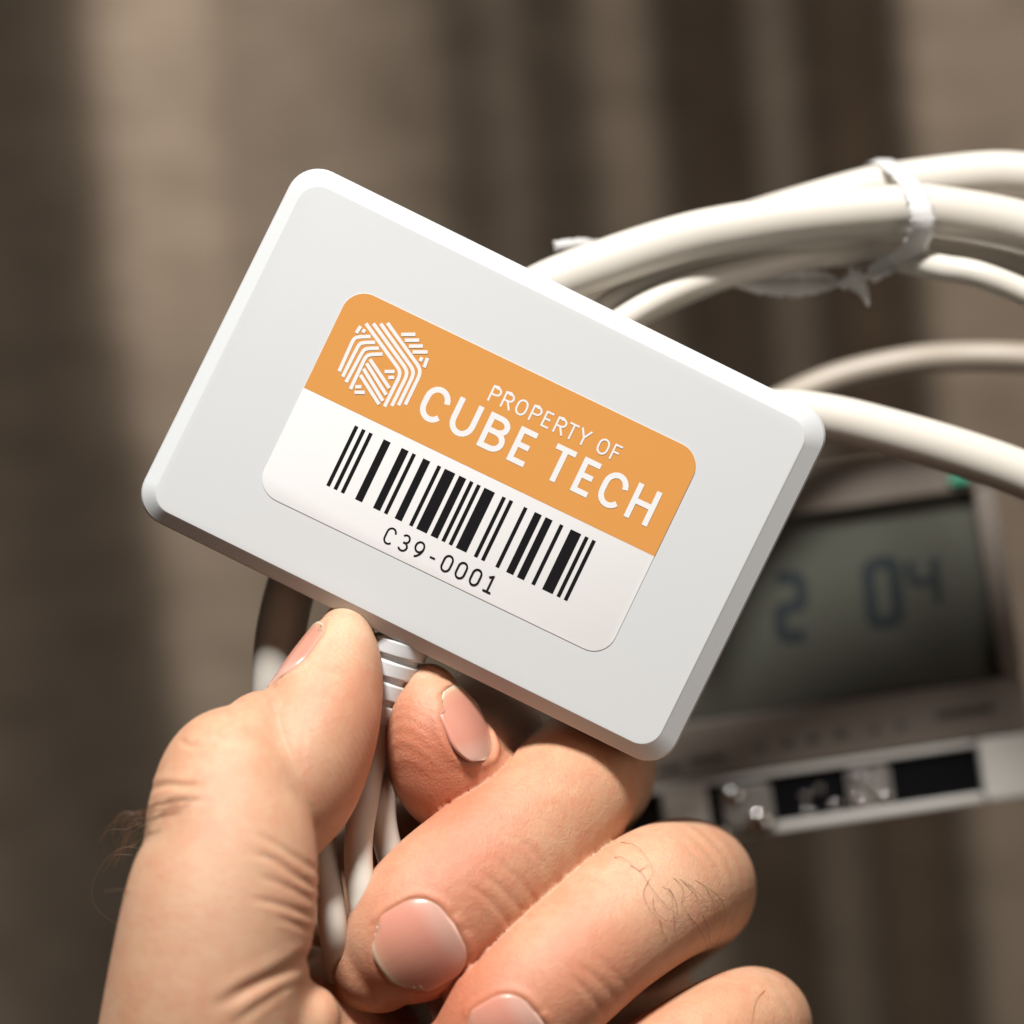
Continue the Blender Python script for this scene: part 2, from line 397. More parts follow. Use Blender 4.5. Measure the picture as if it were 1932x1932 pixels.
# twist tie
def ribbon3(path, width, up, thick=.35):
    """flat strip along path; width per point, up = direction across"""
    path = np.asarray(path, float); n = len(path)
    T = np.gradient(path, axis=0); T /= np.linalg.norm(T, axis=1)[:, None]
    V = []
    for i in range(n):
        a = np.asarray(up[i], float); a = norm(a - T[i] * a.dot(T[i])); b = np.cross(T[i], a)
        w = width[i] / 2 * (1 + .10 * math.sin(i * 2.3) + .07 * math.sin(i * 5.1 + 1))
        for sx, sb in ((-1, -.3), (-.6, .35), (0, 1), (.6, .35), (1, -.3)): V.append(path[i] + a * w * sx + b * thick * sb)
        for sx, sb in ((1, -.9), (0, -.4), (-1, -.9)): V.append(path[i] + a * w * sx + b * thick * sb)
    F = []; m = 8
    for i in range(n - 1):
        for j in range(m):
            k = (j + 1) % m; F.append((i * m + j, i * m + k, (i + 1) * m + k, (i + 1) * m + j))
    F.append(tuple(range(m))); F.append(tuple(range(n * m - 1, (n - 1) * m - 1, -1)))
    return np.array(V), F
def build_tie():
    tie = empty('cable_tie', at(1700, 420, 30), label='white paper twist tie knotted round the cable bundle', cat='tie')
    off = at(1700, 420, 30)
    loop = catmull([at(1640, 316, 44), at(1660, 302, 36), at(1690, 318, 30), at(1722, 352, 24.5), at(1739, 395, 22.4), at(1740, 432, 23), at(1726, 466, 26), at(1697, 489, 29.5), at(1665, 506, 31), at(1640, 524, 31)], 8)
    n = len(loop)
    w = np.interp(np.linspace(0, 1, n), [0, .2, .5, .75, .9, 1], [2.6, 3.2, 3.6, 3.4, 2.8, 2.2])
    tt = np.linspace(0, 1, n)
    up = [np.array([1, 0, .25]) * (1 - t) + np.array([.75, .15, -.6]) * t for t in tt]
    V, F = ribbon3(loop, w, up, .22); obj('band', V - off, F, M['tie'], tie)
    # knot: crumpled twisted piece
    kp = catmull([at(1680, 498, 30.5), at(1655, 515, 31), at(1630, 524, 31.5), at(1612, 528, 32), at(1596, 531, 32.5), at(1578, 533, 33)], 10)
    n = len(kp); tt = np.linspace(0, 1, n)
    w = np.interp(tt, [0, .2, .45, .6, .8, 1], [2.6, 3.2, 3.0, 4.2, 2.2, 1.2]) + .35 * np.sin(tt * 31)
    ang = tt * math.radians(250); up = [np.array([.25, math.sin(a) * .9, math.cos(a)]) for a in ang]
    V, F = ribbon3(kp, w, up, .5); obj('knot', V - off, F, M['tie'], tie)
    kp = catmull([at(1608, 516, 32), at(1622, 536, 32), at(1632, 556, 32), at(1639, 577, 32)], 8); n = len(kp)
    V, F = ribbon3(kp, np.linspace(3.6, .3, n), [np.array([1, .2, .35])] * n, .3); obj('tail', V - off, F, M['tie'], tie)
    for dy, dd, hw in ((-6, 35, 1.9), (7, 34.5, 2.1)):
        kp = catmull([at(1590, 533, 33), at(1545, 531 + dy * 1.2, dd), at(1500, 533 + dy * 1.5, dd), at(1440, 536 + dy, dd), at(1388, 540, 33)], 8); n = len(kp)
        tt = np.linspace(0, 1, n); w = np.interp(tt, [0, .25, .5, .8, 1], [.7, 1.7, 2.1, 1.5, .3]) * hw / 1.4
        V, F = ribbon3(kp, w, [np.array([.1, .35 * np.sign(dy), 1])] * n, .25); obj('tail', V - off, F, M['tie'], tie)
    kp = catmull([at(1046, 464, 28), at(1075, 460, 29), at(1110, 459, 30.5), at(1160, 470, 33)], 6); n = len(kp)
    V, F = ribbon3(kp, [1.5] * n, [np.array([.05, .2, 1])] * n, .3)
    obj('cable_tie', V, F, M['tie'], label='short white tie end poking out above the thick cable beside the box', cat='tie')
build_tie()

# ------------------------------------------------------------------ meter in the background
MY = 82.0; MA = math.radians(8.3); mk = pxmm(MY)
meter = empty('meter', at(1500, 1150, MY), (0, -MA, 0), label='grey electronic meter with a dark display reading 2 04 behind the box', cat='meter')
def mm(a, b): return a * mk, -b * mk                                        # meter units (right, down) to local mm
def mslab(name, a0, a1, b0, b1, y0, y1, m, parent=meter, r=.6, **kw):
    x0, z1 = mm(a0, b0); x1, z0 = mm(a1, b1)
    return slab(name, x1 - x0, z1 - z0, r, y0, y1, m, parent, (x0 + x1) / 2, (z0 + z1) / 2, **kw)
def build_meter():
    # housing front as a frame round the display opening
    mslab('housing', -430, 408, -258, 292, 3, 34, M['housing'], r=3)
    mslab('bezel', -430, 408, -258, -176, 0, 3.1, M['housing'], r=1.2)
    mslab('bezel', -430, 408, 184, 290, 0, 3.1, M['housing'], r=1.2)
    mslab('bezel', 366, 408, -175.5, 183.5, 0, 3.1, M['housing'], r=1.0)
    mslab('bezel', -430, -345, -175.5, 183.5, 0, 3.1, M['housing'], r=1.0)
    d = mslab('display', -344, 365, -175, 183, 2.2, 3.05, M['lcd'], r=.8, bevel=.2)
    # seven segment digits, rounded strokes with a slight slant
    def digit(name, ca, cb, w, h, segs, sw):
        x, z = mm(ca, cb); w *= mk; h *= mk; sw *= mk
        pt = {'tl': (-1, 1), 'tr': (1, 1), 'ml': (-1, 0), 'mr': (1, 0), 'bl': (-1, -1), 'br': (1, -1)}
        polys = []
        for st in segs:
            pts = [(x + pt[p][0] * w / 2 + .05 * pt[p][1] * h / 2, z + pt[p][1] * h / 2) for p in st]
            polys += ribbon(fillet(pts, w * .38, 6) if len(pts) > 2 else pts, sw)
        flat_poly(name, polys, 2.16, M['segment'], d)
    def loc(x, y): rx, ry = x - 1500, y - 1150; return rx * math.cos(MA) - ry * math.sin(MA), rx * math.sin(MA) + ry * math.cos(MA)
    digit('digit', *loc(1494, 1146), 44, 112, [['tl', 'tr', 'mr', 'ml', 'bl', 'br']], 25)
    digit('digit', *loc(1669, 1118), 50, 112, [['ml', 'tl', 'tr', 'br', 'bl', 'ml']], 25)
    digit('digit', *loc(1746, 1098), 48, 86, [['tl', 'ml', 'mr'], ['tr', 'br']], 18)
    # printed marks under and above the display
    for a0, a1, b in ((-300, -255, 262), (-238, -170, 256), (-110, -95, 250), (-60, -40, 249), (-12, 8, 247), (40, 62, 246), (110, 122, 246), (160, 172, 245), (235, 345, 238)):
        x0, z = mm(a0, b); x1, _ = mm(a1, b)
        flat_poly('printed_mark', [[(x0, z - .65), (x1, z - .65), (x1, z + .65), (x0, z + .65)]], -.02, M['print'], meter)
    mslab('button', 322, 362, -208, -188, -.7, .4, M['green'], r=.5)
    # lower terminal bar
    mslab('terminal_cover', -470, 300, 293, 304, -1.5, 30, M['meter_light'], r=.35, bevel=.3)
    mslab('terminal_cover', -470, 300, 392, 409, -1.5, 30, M['meter_light'], r=.5, bevel=.3)
    mslab('terminal_cover', -300, -215, 304.5, 391.5, -1.2, 30, M['meter_light'], r=.4, bevel=.3)
    mslab('terminal_cover', 301, 408, 292.5, 409, -2.5, 30, M['meter_light'], r=1, bevel=.4)
    mslab('window', -214.5, 300, 304.5, 391.5, -.4, 30, M['black'], r=.3, bevel=.1)
    mslab('window', -470, -300.5, 304.5, 391.5, 6, 30, M['black'], r=.3, bevel=.1)
    mslab('terminal_block', -190, -96, 312, 390, -3, 8, M['terminal'], r=1.2)
    mslab('terminal_block', 48, 132, 312, 388, -.9, 8, M['terminal'], r=1.2)
    for a, b, r, y in ((-128, 384, 1.9, -3.1), (-170, 328, 1.5, -3.1), (-33, 350, .7, -.45), (-4, 340, .6, -.45), (-31, 378, .7, -.45), (20, 374, .8, -.45), (67, 330, 1.0, -1), (66, 374, .9, -1), (98, 347, .7, -1), (114, 372, 1.0, -1), (106, 320, .7, -1)):
        x, z = mm(a, b)
        bm = bmesh.new(); bmesh.ops.create_uvsphere(bm, u_segments=32, v_segments=20, radius=r)
        for v in bm.verts: v.co.y *= .36
        bmesh.ops.translate(bm, vec=(x, y, z), verts=bm.verts[:])
        obj_bm('screw', bm, M['steel'], meter, smooth=True)
build_meter()

# ------------------------------------------------------------------ hand
def hand_mesh():
    parts = []
    global AXES; AXES = []
    def digit(ctrl, n=10, sup=1.0, nseg=36):
        P = np.array([np.concatenate([at(x, y, d), [hw * .975 * pxmm(d), hd]]) for x, y, d, hw, hd in ctrl])
        S = catmull(P, n); AXES.append(S)
        parts.append(tube(S[:, :3], S[:, 3], S[:, 4], nseg=nseg, superp=sup))
    # middle, ring, little, index: from the tip back round the knuckle to the palm
    digit([(712, 1822, -3, 94, 6.4), (770, 1772, -5, 136, 8.8), (842, 1701, -4, 146, 9.3), (940, 1615, 0, 140, 9.2), (1025, 1540, 6, 134, 9.3), (1083, 1484, 13, 130, 9.6), (1110, 1460, 23, 128, 10), (1100, 1475, 36, 125, 10), (1050, 1525, 50, 125, 10), (980, 1580, 62, 130, 10.5)])
    digit([(880, 1985, -7, 90, 6.4), (950, 1930, -9, 124, 8.6), (1040, 1850, -8, 132, 9), (1130, 1770, -4, 132, 9), (1215, 1705, 2, 135, 9.2), (1272, 1676, 10, 134, 9.6), (1298, 1674, 20, 132, 10), (1285, 1690, 34, 128, 10), (1220, 1740, 50, 125, 10), (1120, 1800, 64, 125, 10)])
    digit([(1080, 2120, -6, 82, 6), (1180, 2060, -7, 105, 7.5), (1290, 1995, -3, 112, 8), (1370, 1952, 3, 115, 8.2), (1416, 1937, 12, 116, 8.7), (1410, 1945, 26, 112, 8.7), (1350, 1990, 44, 110, 9), (1250, 2040, 60, 115, 9)])
    digit([(810, 1322, 7, 64, 5.8), (818, 1362, 5, 92, 7.5), (831, 1410, 5, 106, 8.5), (852, 1455, 8, 114, 9.2), (888, 1445, 17, 114, 9.6), (915, 1400, 27, 108, 9.8), (920, 1385, 42, 108, 10), (900, 1450, 60, 110, 10)])
    # thumb: end, then middle and ball
    digit([(652, 1200, 4, 56, 5.2), (640, 1245, 1, 85, 7.5), (618, 1320, -3, 108, 9.2), (588, 1400, -7, 124, 10.2), (550, 1480, -9, 130, 10.5), (505, 1555, -8, 115, 10)])
    digit([(478, 1392, -9, 78, 8), (436, 1448, -12.5, 128, 10), (427, 1525, -16, 152, 11), (432, 1610, -18, 172, 12), (418, 1700, -19, 186, 13), (398, 1800, -19, 188, 14), (388, 1900, -18, 198, 15), (380, 2050, -15, 215, 16), (380, 2250, -10, 235, 18)])
    digit([(572, 1930, -17, 74, 6), (545, 1990, -15, 122, 9), (510, 2075, -10, 175, 14), (480, 2250, 0, 230, 20)])
    # palm and back of the hand
    digit([(390, 1850, 12, 170, 14), (600, 1820, 42, 230, 13), (850, 1740, 62, 280, 13), (1010, 1700, 70, 280, 12)])
    digit([(900, 1480, 64, 150, 11), (980, 1620, 68, 170, 11), (1100, 1800, 68, 170, 11), (1220, 2020, 64, 150, 11)])
    digit([(420, 2020, 6, 225, 15), (700, 2070, 42, 290, 18), (1000, 2080, 55, 300, 18), (1200, 2080, 60, 260, 14)])
    digit([(520, 2080, 10, 330, 22), (480, 2300, 15, 360, 26), (450, 2700, 25, 380, 30)])
    V, F = join(parts)
    me = bpy.data.meshes.new('tmp'); me.from_pydata(V.tolist(), [], [list(f) for f in F]); me.update()
    o = bpy.data.objects.new('tmp', me); COL.objects.link(o)
    md = o.modifiers.new('r', 'REMESH'); md.mode = 'VOXEL'; md.voxel_size = VOX
    dg = bpy.context.evaluated_depsgraph_get(); ev = o.evaluated_get(dg).to_mesh()
    n = len(ev.vertices); co = np.empty(n * 3, np.float32); ev.vertices.foreach_get('co', co); co = co.reshape(-1, 3).astype(float)
    nf = len(ev.polygons); fi = np.empty(nf * 4, np.int32); ev.polygons.foreach_get('vertices', fi); fi = fi.reshape(-1, 4)
    o.evaluated_get(dg).to_mesh_clear(); bpy.data.objects.remove(o)
    return co, fi
VOX = .38
hv, hf = hand_mesh()
E_ = np.vstack([hf[:, [0, 1]], hf[:, [1, 2]], hf[:, [2, 3]], hf[:, [3, 0]]])
E_ = np.unique(np.sort(E_, axis=1), axis=0)
deg = np.bincount(E_.ravel(), minlength=len(hv)).astype(float)
def lap_smooth(v, it, lam=.5, w=None):
    for _ in range(it):
        s = np.column_stack([np.bincount(E_[:, 0], v[E_[:, 1], k], len(v)) + np.bincount(E_[:, 1], v[E_[:, 0], k], len(v)) for k in range(3)])
        d = (s / deg[:, None] - v) * lam
        v = v + (d if w is None else d * w[:, None])
    return v
def normals(v):
    n4 = np.cross(v[hf[:, 2]] - v[hf[:, 0]], v[hf[:, 3]] - v[hf[:, 1]])
    n = np.zeros_like(v)
    for c in range(4):
        for k in range(3): n[:, k] += np.bincount(hf[:, c], n4[:, k], len(v))
    return n / (np.linalg.norm(n, axis=1)[:, None] + 1e-12)
hv = lap_smooth(hv, 5)
# softer joints where the flesh runs on (ball of the thumb, thumb joint)
def pxy(v):
    k = (DIST + v[:, 1]) / DIST * PX
    return v[:, 0] / k + 966, 966 - v[:, 2] / k
X_, Y_ = pxy(hv)
def blob(cx, cy, r, fall=2.0): return np.exp(-(((X_ - cx) ** 2 + (Y_ - cy) ** 2) / r ** 2))
front = hv[:, 1] < 12
w = np.clip(blob(400, 1440, 110) + blob(470, 1880, 150) * 1.2 + blob(400, 1980, 200), 0, 1) * front
hv = lap_smooth(hv, 70, .5, w)
N_ = normals(hv)

def polydist(pts):
    P = np.array(pts, float); best = np.full(len(hv), 1e9); par = np.zeros(len(hv)); L = len(P) - 1
    for i in range(L):
        a, b = P[i], P[i + 1]; ab = b - a
        t = np.clip(((X_ - a[0]) * ab[0] + (Y_ - a[1]) * ab[1]) / ab.dot(ab), 0, 1)
        d = np.hypot(X_ - a[0] - t * ab[0], Y_ - a[1] - t * ab[1])
        m = d < best; best[m] = d[m]; par[m] = (i + t[m]) / L
    return best, par
disp = np.zeros(len(hv))
def crease(pts, depth, width, ymax=30, ridge=.35):
    d, t = polydist([tuple(p) for p in catmull(np.array(pts, float), 6)])
    fade = np.clip(np.minimum(t, 1 - t) * 5, 0, 1)
    m = (hv[:, 1] < ymax)
    g = -np.exp(-(d / width) ** 2) + ridge * np.exp(-((d - 2.1 * width) / (1.1 * width)) ** 2)
    disp[:] += .75 * depth * g * fade * m
# thumb joint folds, thumb side folds, ball crease
for c in [
    ([(282, 1492), (310, 1480), (345, 1482), (385, 1478)], .40, 6), ([(335, 1395), (365, 1408), (410, 1405)], .25, 6),
    ([(300, 1520), (345, 1508), (400, 1510)], .16, 5),
    ([(612, 1648), (570, 1625), (520, 1592), (480, 1570)], .22, 6), ([(612, 1680), (570, 1660), (520, 1625), (470, 1605)], .28, 6),
    ([(612, 1706), (575, 1690), (530, 1668), (480, 1650)], .22, 6), ([(606, 1735), (570, 1722), (520, 1705), (470, 1695)], .26, 6),
    ([(598, 1762), (560, 1745), (520, 1730)], .2, 6),
    ([(600, 1800), (570, 1812), (530, 1835), (470, 1865), (400, 1905)], .55, 11), ([(560, 1850), (500, 1890), (440, 1935)], .2, 8),
    # long fold down the thumb end
    ([(575, 1320), (572, 1400), (566, 1470)], .10, 5),
    # index tip folds
    ([(850, 1300), (880, 1360), (905, 1430)], .0, 5),
    # middle finger, end joint
    ([(905, 1640), (960, 1690), (1005, 1745)], .16, 6), ([(880, 1665), (930, 1705), (980, 1768)], .16, 6), ([(925, 1610), (985, 1665), (1025, 1722)], .12, 6),
    ([(940, 1565), (1000, 1600), (1040, 1650)], .10, 6), ([(985, 1520), (1040, 1560), (1080, 1610)], .08, 6),
    ([(1040, 1385), (1095, 1420), (1150, 1460)], .12, 6), ([(1060, 1372), (1125, 1410), (1180, 1450)], .12, 6),
    # ring finger
    ([(1090, 1815), (1140, 1860), (1175, 1905)], .14, 6), ([(1070, 1835), (1115, 1880), (1150, 1930)], .14, 6), ([(1115, 1790), (1165, 1840), (1200, 1880)], .1, 6),
    ([(1300, 1552), (1350, 1590), (1390, 1650)], .12, 5), ([(1280, 1560), (1330, 1600), (1375, 1665)], .12, 5), ([(1255, 1562), (1305, 1605), (1355, 1672)], .1, 5),
    ([(1440, 1830), (1480, 1880), (1500, 1930)], .1, 6)]:
    crease(*c)
disp0 = disp.copy(); F_ = []
for S in AXES:
    r = (S[:, 3] + S[:, 4]) / 2; b_ = np.full(len(hv), 9.0, np.float32)
    for p, rr in zip(S[::2, :3], r[::2]): b_ = np.minimum(b_, np.linalg.norm(hv - p, axis=1).astype(np.float32) / rr)
    F_.append(b_)
F_ = np.array(F_)
def groove(i, j, depth, width):
    others = np.min(np.delete(F_, [i, j], axis=0), axis=0); m = np.maximum(F_[i], F_[j])
    g = np.exp(-((F_[i] - F_[j]) / width) ** 2) * (m < 1.35) * np.clip((others + .12 - m) * 8, 0, 1)
    disp[:] -= depth * g
groove(0, 1, 1.2, .04); groove(1, 2, 1.2, .04); groove(0, 3, 1.1, .04); groove(4, 5, .35, .03)
GW = np.clip(-(disp - disp0) * 3, 0, 1)
hv = hv + N_ * disp[:, None]
hv = lap_smooth(hv, 4, .5, GW)

# ---- nails: fit a curved plate to the finger, sink the flesh under it and raise the fold round it
hand_empty_parts = []
def make_bvh(v): return BVHTree.FromPolygons([tuple(p) for p in v], [tuple(map(int, f)) for f in hf])
def nail_axes(axis, nrm):
    a = norm(np.asarray(axis, float)); n = np.asarray(nrm, float); n = norm(n - a * n.dot(a)); return a, n, np.cross(a, n)
nails = []
def nail(center, axis, nrm, length, width, sink=.38, lift=.25):
    """center: start of the plate at the cuticle; axis points to the free edge"""
    global hv
    a, n, s = nail_axes(axis, nrm); c = np.asarray(center, float)
    hw = width / 2
    sel = np.where(np.linalg.norm(hv - c - a * length / 2, axis=1) < max(length, width) * 1.1)[0]
    rel = hv[sel] - c; S = rel @ s; T = rel @ a; H = rel @ n
    nn = normals(hv)[sel] @ n
    ok = (nn > .25) & (abs(S) < hw * 1.0) & (T > -.5) & (T < length * .9)
    A = np.column_stack([np.ones(ok.sum()), S[ok], T[ok], S[ok] ** 2, S[ok] * T[ok], T[ok] ** 2])
    q, *_ = np.linalg.lstsq(A, H[ok], rcond=None)
    q[3] = min(max(q[3], -.06), -.028); q[5] = min(max(q[5], -.08), 0.0); q[4] = 0
    q[:3] = np.linalg.lstsq(A[:, :3], H[ok] - A[:, 3:] @ q[3:], rcond=None)[0]
    def hh(S, T): return q[0] + q[1] * S + q[2] * T + q[3] * S ** 2 + q[5] * T ** 2 + lift
    def half(t):
        t = np.clip(t, 0, 1)
        return hw * np.where(t < .42, (1 - (1 - t / .42) ** 2.3) ** .42, 1 - .22 * np.clip((t - .62) / .38, 0, 1) ** 3)
    ts = np.linspace(0, 1, 26); ss = np.linspace(-1, 1, 25)
    V = []; nt = []
    for t in ts:
        for s_ in ss:
            tt = t * length * (1 - .22 * s_ * s_ * s_ * s_ * t ** 3 - .06 * s_ * s_ * t ** 2)
            sv = s_ * half(t)
            V.append(c + a * tt + s * sv + n * hh(sv, tt)); nt.append((t, s_))
    V = np.array(V); nx = len(ss)
    F = [(i * nx + j, i * nx + j + 1, (i + 1) * nx + j + 1, (i + 1) * nx + j) for i in range(len(ts) - 1) for j in range(nx - 1)]
    # rim going down into the flesh
    rim = [j for j in range(nx)] + [i * nx + nx - 1 for i in range(1, len(ts))] + [(len(ts) - 1) * nx + j for j in range(nx - 2, -1, -1)] + [i * nx for i in range(len(ts) - 2, 0, -1)]
    base = len(V); V = np.vstack([V, V[rim] - n * .9]); nt += [nt[i] for i in rim]
    for i in range(len(rim)):
        k = (i + 1) % len(rim); F.append((rim[i], rim[k], base + k, base + i))
    nails.append((V, F, nt))
    # outline distance for the flesh
    tl = np.linspace(0, 1, 50); out = [(-half(t), t * length * (1 - .22 * t ** 3 - .06 * t * t)) for t in tl] + [(s_ * half(1.), length * (1 - .22 * s_ ** 4 - .06 * s_ * s_)) for s_ in np.linspace(-1, 1, 20)] + [(half(t), t * length * (1 - .22 * t ** 3 - .06 * t * t)) for t in tl[::-1]]
    out = np.array([(float(p[0]), float(p[1])) for p in out])
    d = np.min(np.hypot(S[:, None] - out[:, 0], T[:, None] - out[:, 1]), axis=1)
    inside = (abs(S) < half(T / length)) & (T > 0) & (T < length * (1 - .22 * (S / hw) ** 4 - .06 * (S / hw) ** 2))
    upper = nn > .05
    tgt = hh(S, T) - lift - .12
    dh = np.where(inside, np.clip(tgt - H, -sink, 0) * np.clip(d / .25, 0, 1), 0)
    dist_end = np.clip(1 - (T - length * .78) / (length * .15), 0, 1)
    fold = .42 * np.exp(-((d - .65) / .5) ** 2) * dist_end
    tipf = .10 * np.exp(-((d - .5) / .6) ** 2) * (1 - dist_end)
    dh = dh + np.where(~inside, fold + tipf - .08 * np.exp(-(d / .22) ** 2), 0)
    up = np.clip((nn - .05) * 4, 0, 1)
    hv[sel] += n * (dh * up)[:, None]
    wt = np.zeros(len(hv)); wt[sel] = np.clip(1.3 - d, 0, 1) * up; hv = lap_smooth(hv, 6, .5, np.clip(wt * 1.5, 0, 1))
px = pxmm(-20)
def dirp(dx, dy, dz=0): return np.array([dx, dz, -dy])             # picture direction (right, down, away)
bv0 = make_bvh(hv)
def surf(x, y):
    o = Vector((0, -DIST, 0)); h = bv0.ray_cast(o, (Vector(at(x, y, 0)) - o).normalized()); return np.array(h[0])
nail(surf(858, 1744), dirp(-.85, .52, .12), (-.05, -1, .14), 12.0, 12.2)             # middle finger
nail(surf(1022, 1924), dirp(-.85, .52, .12), (.0, -1, .14), 11.2, 11.8)            # ring finger
ni = norm(np.array([.47, -.86, .18])); nail(at(856, 1448, 7.5) + ni * 8.6, at(812, 1318, 7) - at(850, 1450, 7), ni, 11.2, 9.6, sink=1.6, lift=.12)     # index finger
nt_ = norm(np.array([-.82, -.52, .34])); nail(at(607, 1330, -3.5) + nt_ * 8.2, at(652, 1195, 4) - at(612, 1330, -3.5), nt_, 12.5, 11.0, lift=.3)   # thumb
X_, Y_ = pxy(hv)

# ---- skin
def build_hand():
    me = bpy.data.meshes.new('hand'); me.from_pydata((hv * .001).tolist(), [], hf.tolist()); me.update()
    me.polygons.foreach_set('use_smooth', [True] * len(me.polygons))
    fl = .25 * blob(690, 1500, 80) + .3 * blob(560, 1690, 60) + 1.0 * blob(780, 1790, 130) + .55 * blob(905, 1600, 95) + .9 * blob(920, 1960, 150) + .5 * blob(1130, 1790, 110) + 1.0 * blob(830, 1430, 130) + .30 * blob(690, 1330, 90) + .25 * blob(640, 1560, 70) + .25 * blob(1200, 1930, 90) + .2 * blob(1340, 1620, 70)
    pale_lit = .55 * blob(430, 1720, 190) + .3 * blob(560, 1400, 90) + .6 * blob(1250, 1660, 80) + .8 * blob(655, 1180, 55) + .5 * blob(808, 1285, 40) + .4 * blob(665, 1780, 40)  # blanched tips, plus brightness of the lit thumb painted into its colour
    rid = blob(690, 1400, 85) + .55 * blob(765, 1420, 70) + .6 * blob(680, 1260, 50)
    for nme, arr in (('flush', np.clip(fl, 0, 1)), ('pale_lit', np.clip(pale_lit, 0, 1)), ('ridge', np.clip(rid, 0, 1))):
        at_ = me.attributes.new(nme, 'FLOAT', 'POINT'); at_.data.foreach_set('value', arr.astype(np.float32))
    m = bpy.data.materials.new('skin'); m.use_nodes = True; b = bsdf(m)
    def attr(n): x = nd(m, 'ShaderNodeAttribute'); x.attribute_name = n; return x.outputs['Fac']
    def mix(f, c1, c2):
        x = nd(m, 'ShaderNodeMix', data_type='RGBA')
        if hasattr(f, 'is_linked'): lk(m, f, x.inputs[0])
        else: x.inputs[0].default_value = f
        for i, c in ((6, c1), (7, c2)):
            if hasattr(c, 'is_linked'): lk(m, c, x.inputs[i])
            else: x.inputs[i].default_value = (*c, 1)
        return x.outputs[2]
    tc = nd(m, 'ShaderNodeTexCoord')
    def noise(scale, detail=4, rough=.5):
        x = nd(m, 'ShaderNodeTexNoise'); x.inputs['Scale'].default_value = scale; x.inputs['Detail'].default_value = detail; x.inputs['Roughness'].default_value = rough
        lk(m, tc.outputs['Object'], x.inputs['Vector']); return x.outputs[0]
    def ramp(v, lo, hi):
        x = nd(m, 'ShaderNodeMapRange'); x.inputs[1].default_value = lo; x.inputs[2].default_value = hi; lk(m, v, x.inputs[0]); return x.outputs[0]
    def mul(a_, k):
        x = nd(m, 'ShaderNodeMath', operation='MULTIPLY'); lk(m, a_, x.inputs[0])
        if hasattr(k, 'is_linked'): lk(m, k, x.inputs[1])
        else: x.inputs[1].default_value = k
        return x.outputs[0]
    base = mix(ramp(noise(95, 6, .6), .35, .65), (.555, .31, .185), (.615, .38, .24))
    base = mix(mul(ramp(noise(330, 6, .65), .42, .72), .62), base, (.55, .215, .125))
    base = mix(mul(attr('flush'), .85), base, (.53, .16, .085))
    base = mix(mul(attr('pale_lit'), .8), base, (.64, .445, .305))
    base = mix(mul(ramp(noise(2200, 4, .7), .35, .7), .28), base, (.44, .22, .14))
    lk(m, base, b.inputs['Base Color'])
    b.inputs['Subsurface Weight'].default_value = .7
    b.inputs['Subsurface Radius'].default_value = (1.0, .28, .13); b.inputs['Subsurface Scale'].default_value = .0018
    b.inputs['Roughness'].default_value = .44; b.inputs['Specular IOR Level'].default_value = .42
    # fine relief: cross-hatched skin lines, pores and finger ridges
    vo = nd(m, 'ShaderNodeTexVoronoi', feature='DISTANCE_TO_EDGE'); vo.inputs['Scale'].default_value = 1500
    lk(m, tc.outputs['Object'], vo.inputs['Vector'])
    bu = nd(m, 'ShaderNodeBump'); bu.inputs['Strength'].default_value = .16; bu.inputs['Distance'].default_value = .0003
    lk(m, ramp(vo.outputs['Distance'], 0, .12), bu.inputs['Height'])
    bu2 = nd(m, 'ShaderNodeBump'); bu2.inputs['Strength'].default_value = .34; bu2.inputs['Distance'].default_value = .0006
    lk(m, noise(1500, 5, .7), bu2.inputs['Height']); lk(m, bu.outputs[0], bu2.inputs['Normal'])
    wv = nd(m, 'ShaderNodeTexWave', wave_type='BANDS', bands_direction='DIAGONAL')
    wv.inputs['Scale'].default_value = 330; wv.inputs['Distortion'].default_value = 6; wv.inputs['Detail'].default_value = 1; wv.inputs['Detail Scale'].default_value = .25
    lk(m, tc.outputs['Object'], wv.inputs['Vector'])
    bu3 = nd(m, 'ShaderNodeBump'); bu3.inputs['Distance'].default_value = .00035
    lk(m, mul(attr('ridge'), .22), bu3.inputs['Strength']); lk(m, wv.outputs[0], bu3.inputs['Height']); lk(m, bu2.outputs[0], bu3.inputs['Normal'])
    lk(m, bu3.outputs[0], b.inputs['Normal'])
    hand = link(bpy.data.objects.new('hand', me), None, m, label='left hand with curled fingers pinching the white leads under the box', cat='hand')
    # nails
    nm = mat('nail', (.66, .38, .29), .26, spec=.5)
    nb = bsdf(nm); nb.inputs['Subsurface Weight'].default_value = .4; nb.inputs['Subsurface Radius'].default_value = (1, .4, .25); nb.inputs['Subsurface Scale'].default_value = .0012
    at_ = nd(nm, 'ShaderNodeAttribute'); at_.attribute_name = 'along'
    r = nd(nm, 'ShaderNodeValToRGB'); cr = r.color_ramp
    cr.elements[0].position = 0; cr.elements[0].color = (.57, .35, .28, 1); cr.elements[1].position = 1; cr.elements[1].color = (.62, .50, .37, 1)
    for p, c in ((.16, (.565, .325, .255)), (.32, (.56, .25, .185)), (.80, (.56, .26, .185)), (.91, (.58, .31, .21)), (.96, (.60, .45, .32))):
        e = cr.elements.new(p); e.color = (*c, 1)
    lk(nm, at_.outputs['Fac'], r.inputs[0]); lk(nm, r.outputs[0], nb.inputs['Base Color'])
    a2 = nd(nm, 'ShaderNodeAttribute'); a2.attribute_name = 'across'
    no = nd(nm, 'ShaderNodeTexNoise', noise_dimensions='1D'); no.inputs['Scale'].default_value = 14; lk(nm, a2.outputs['Fac'], no.inputs['W'])
    bu = nd(nm, 'ShaderNodeBump'); bu.inputs['Strength'].default_value = .10; bu.inputs['Distance'].default_value = .0002
    lk(nm, no.outputs[0], bu.inputs['Height']); lk(nm, bu.outputs[0], nb.inputs['Normal'])
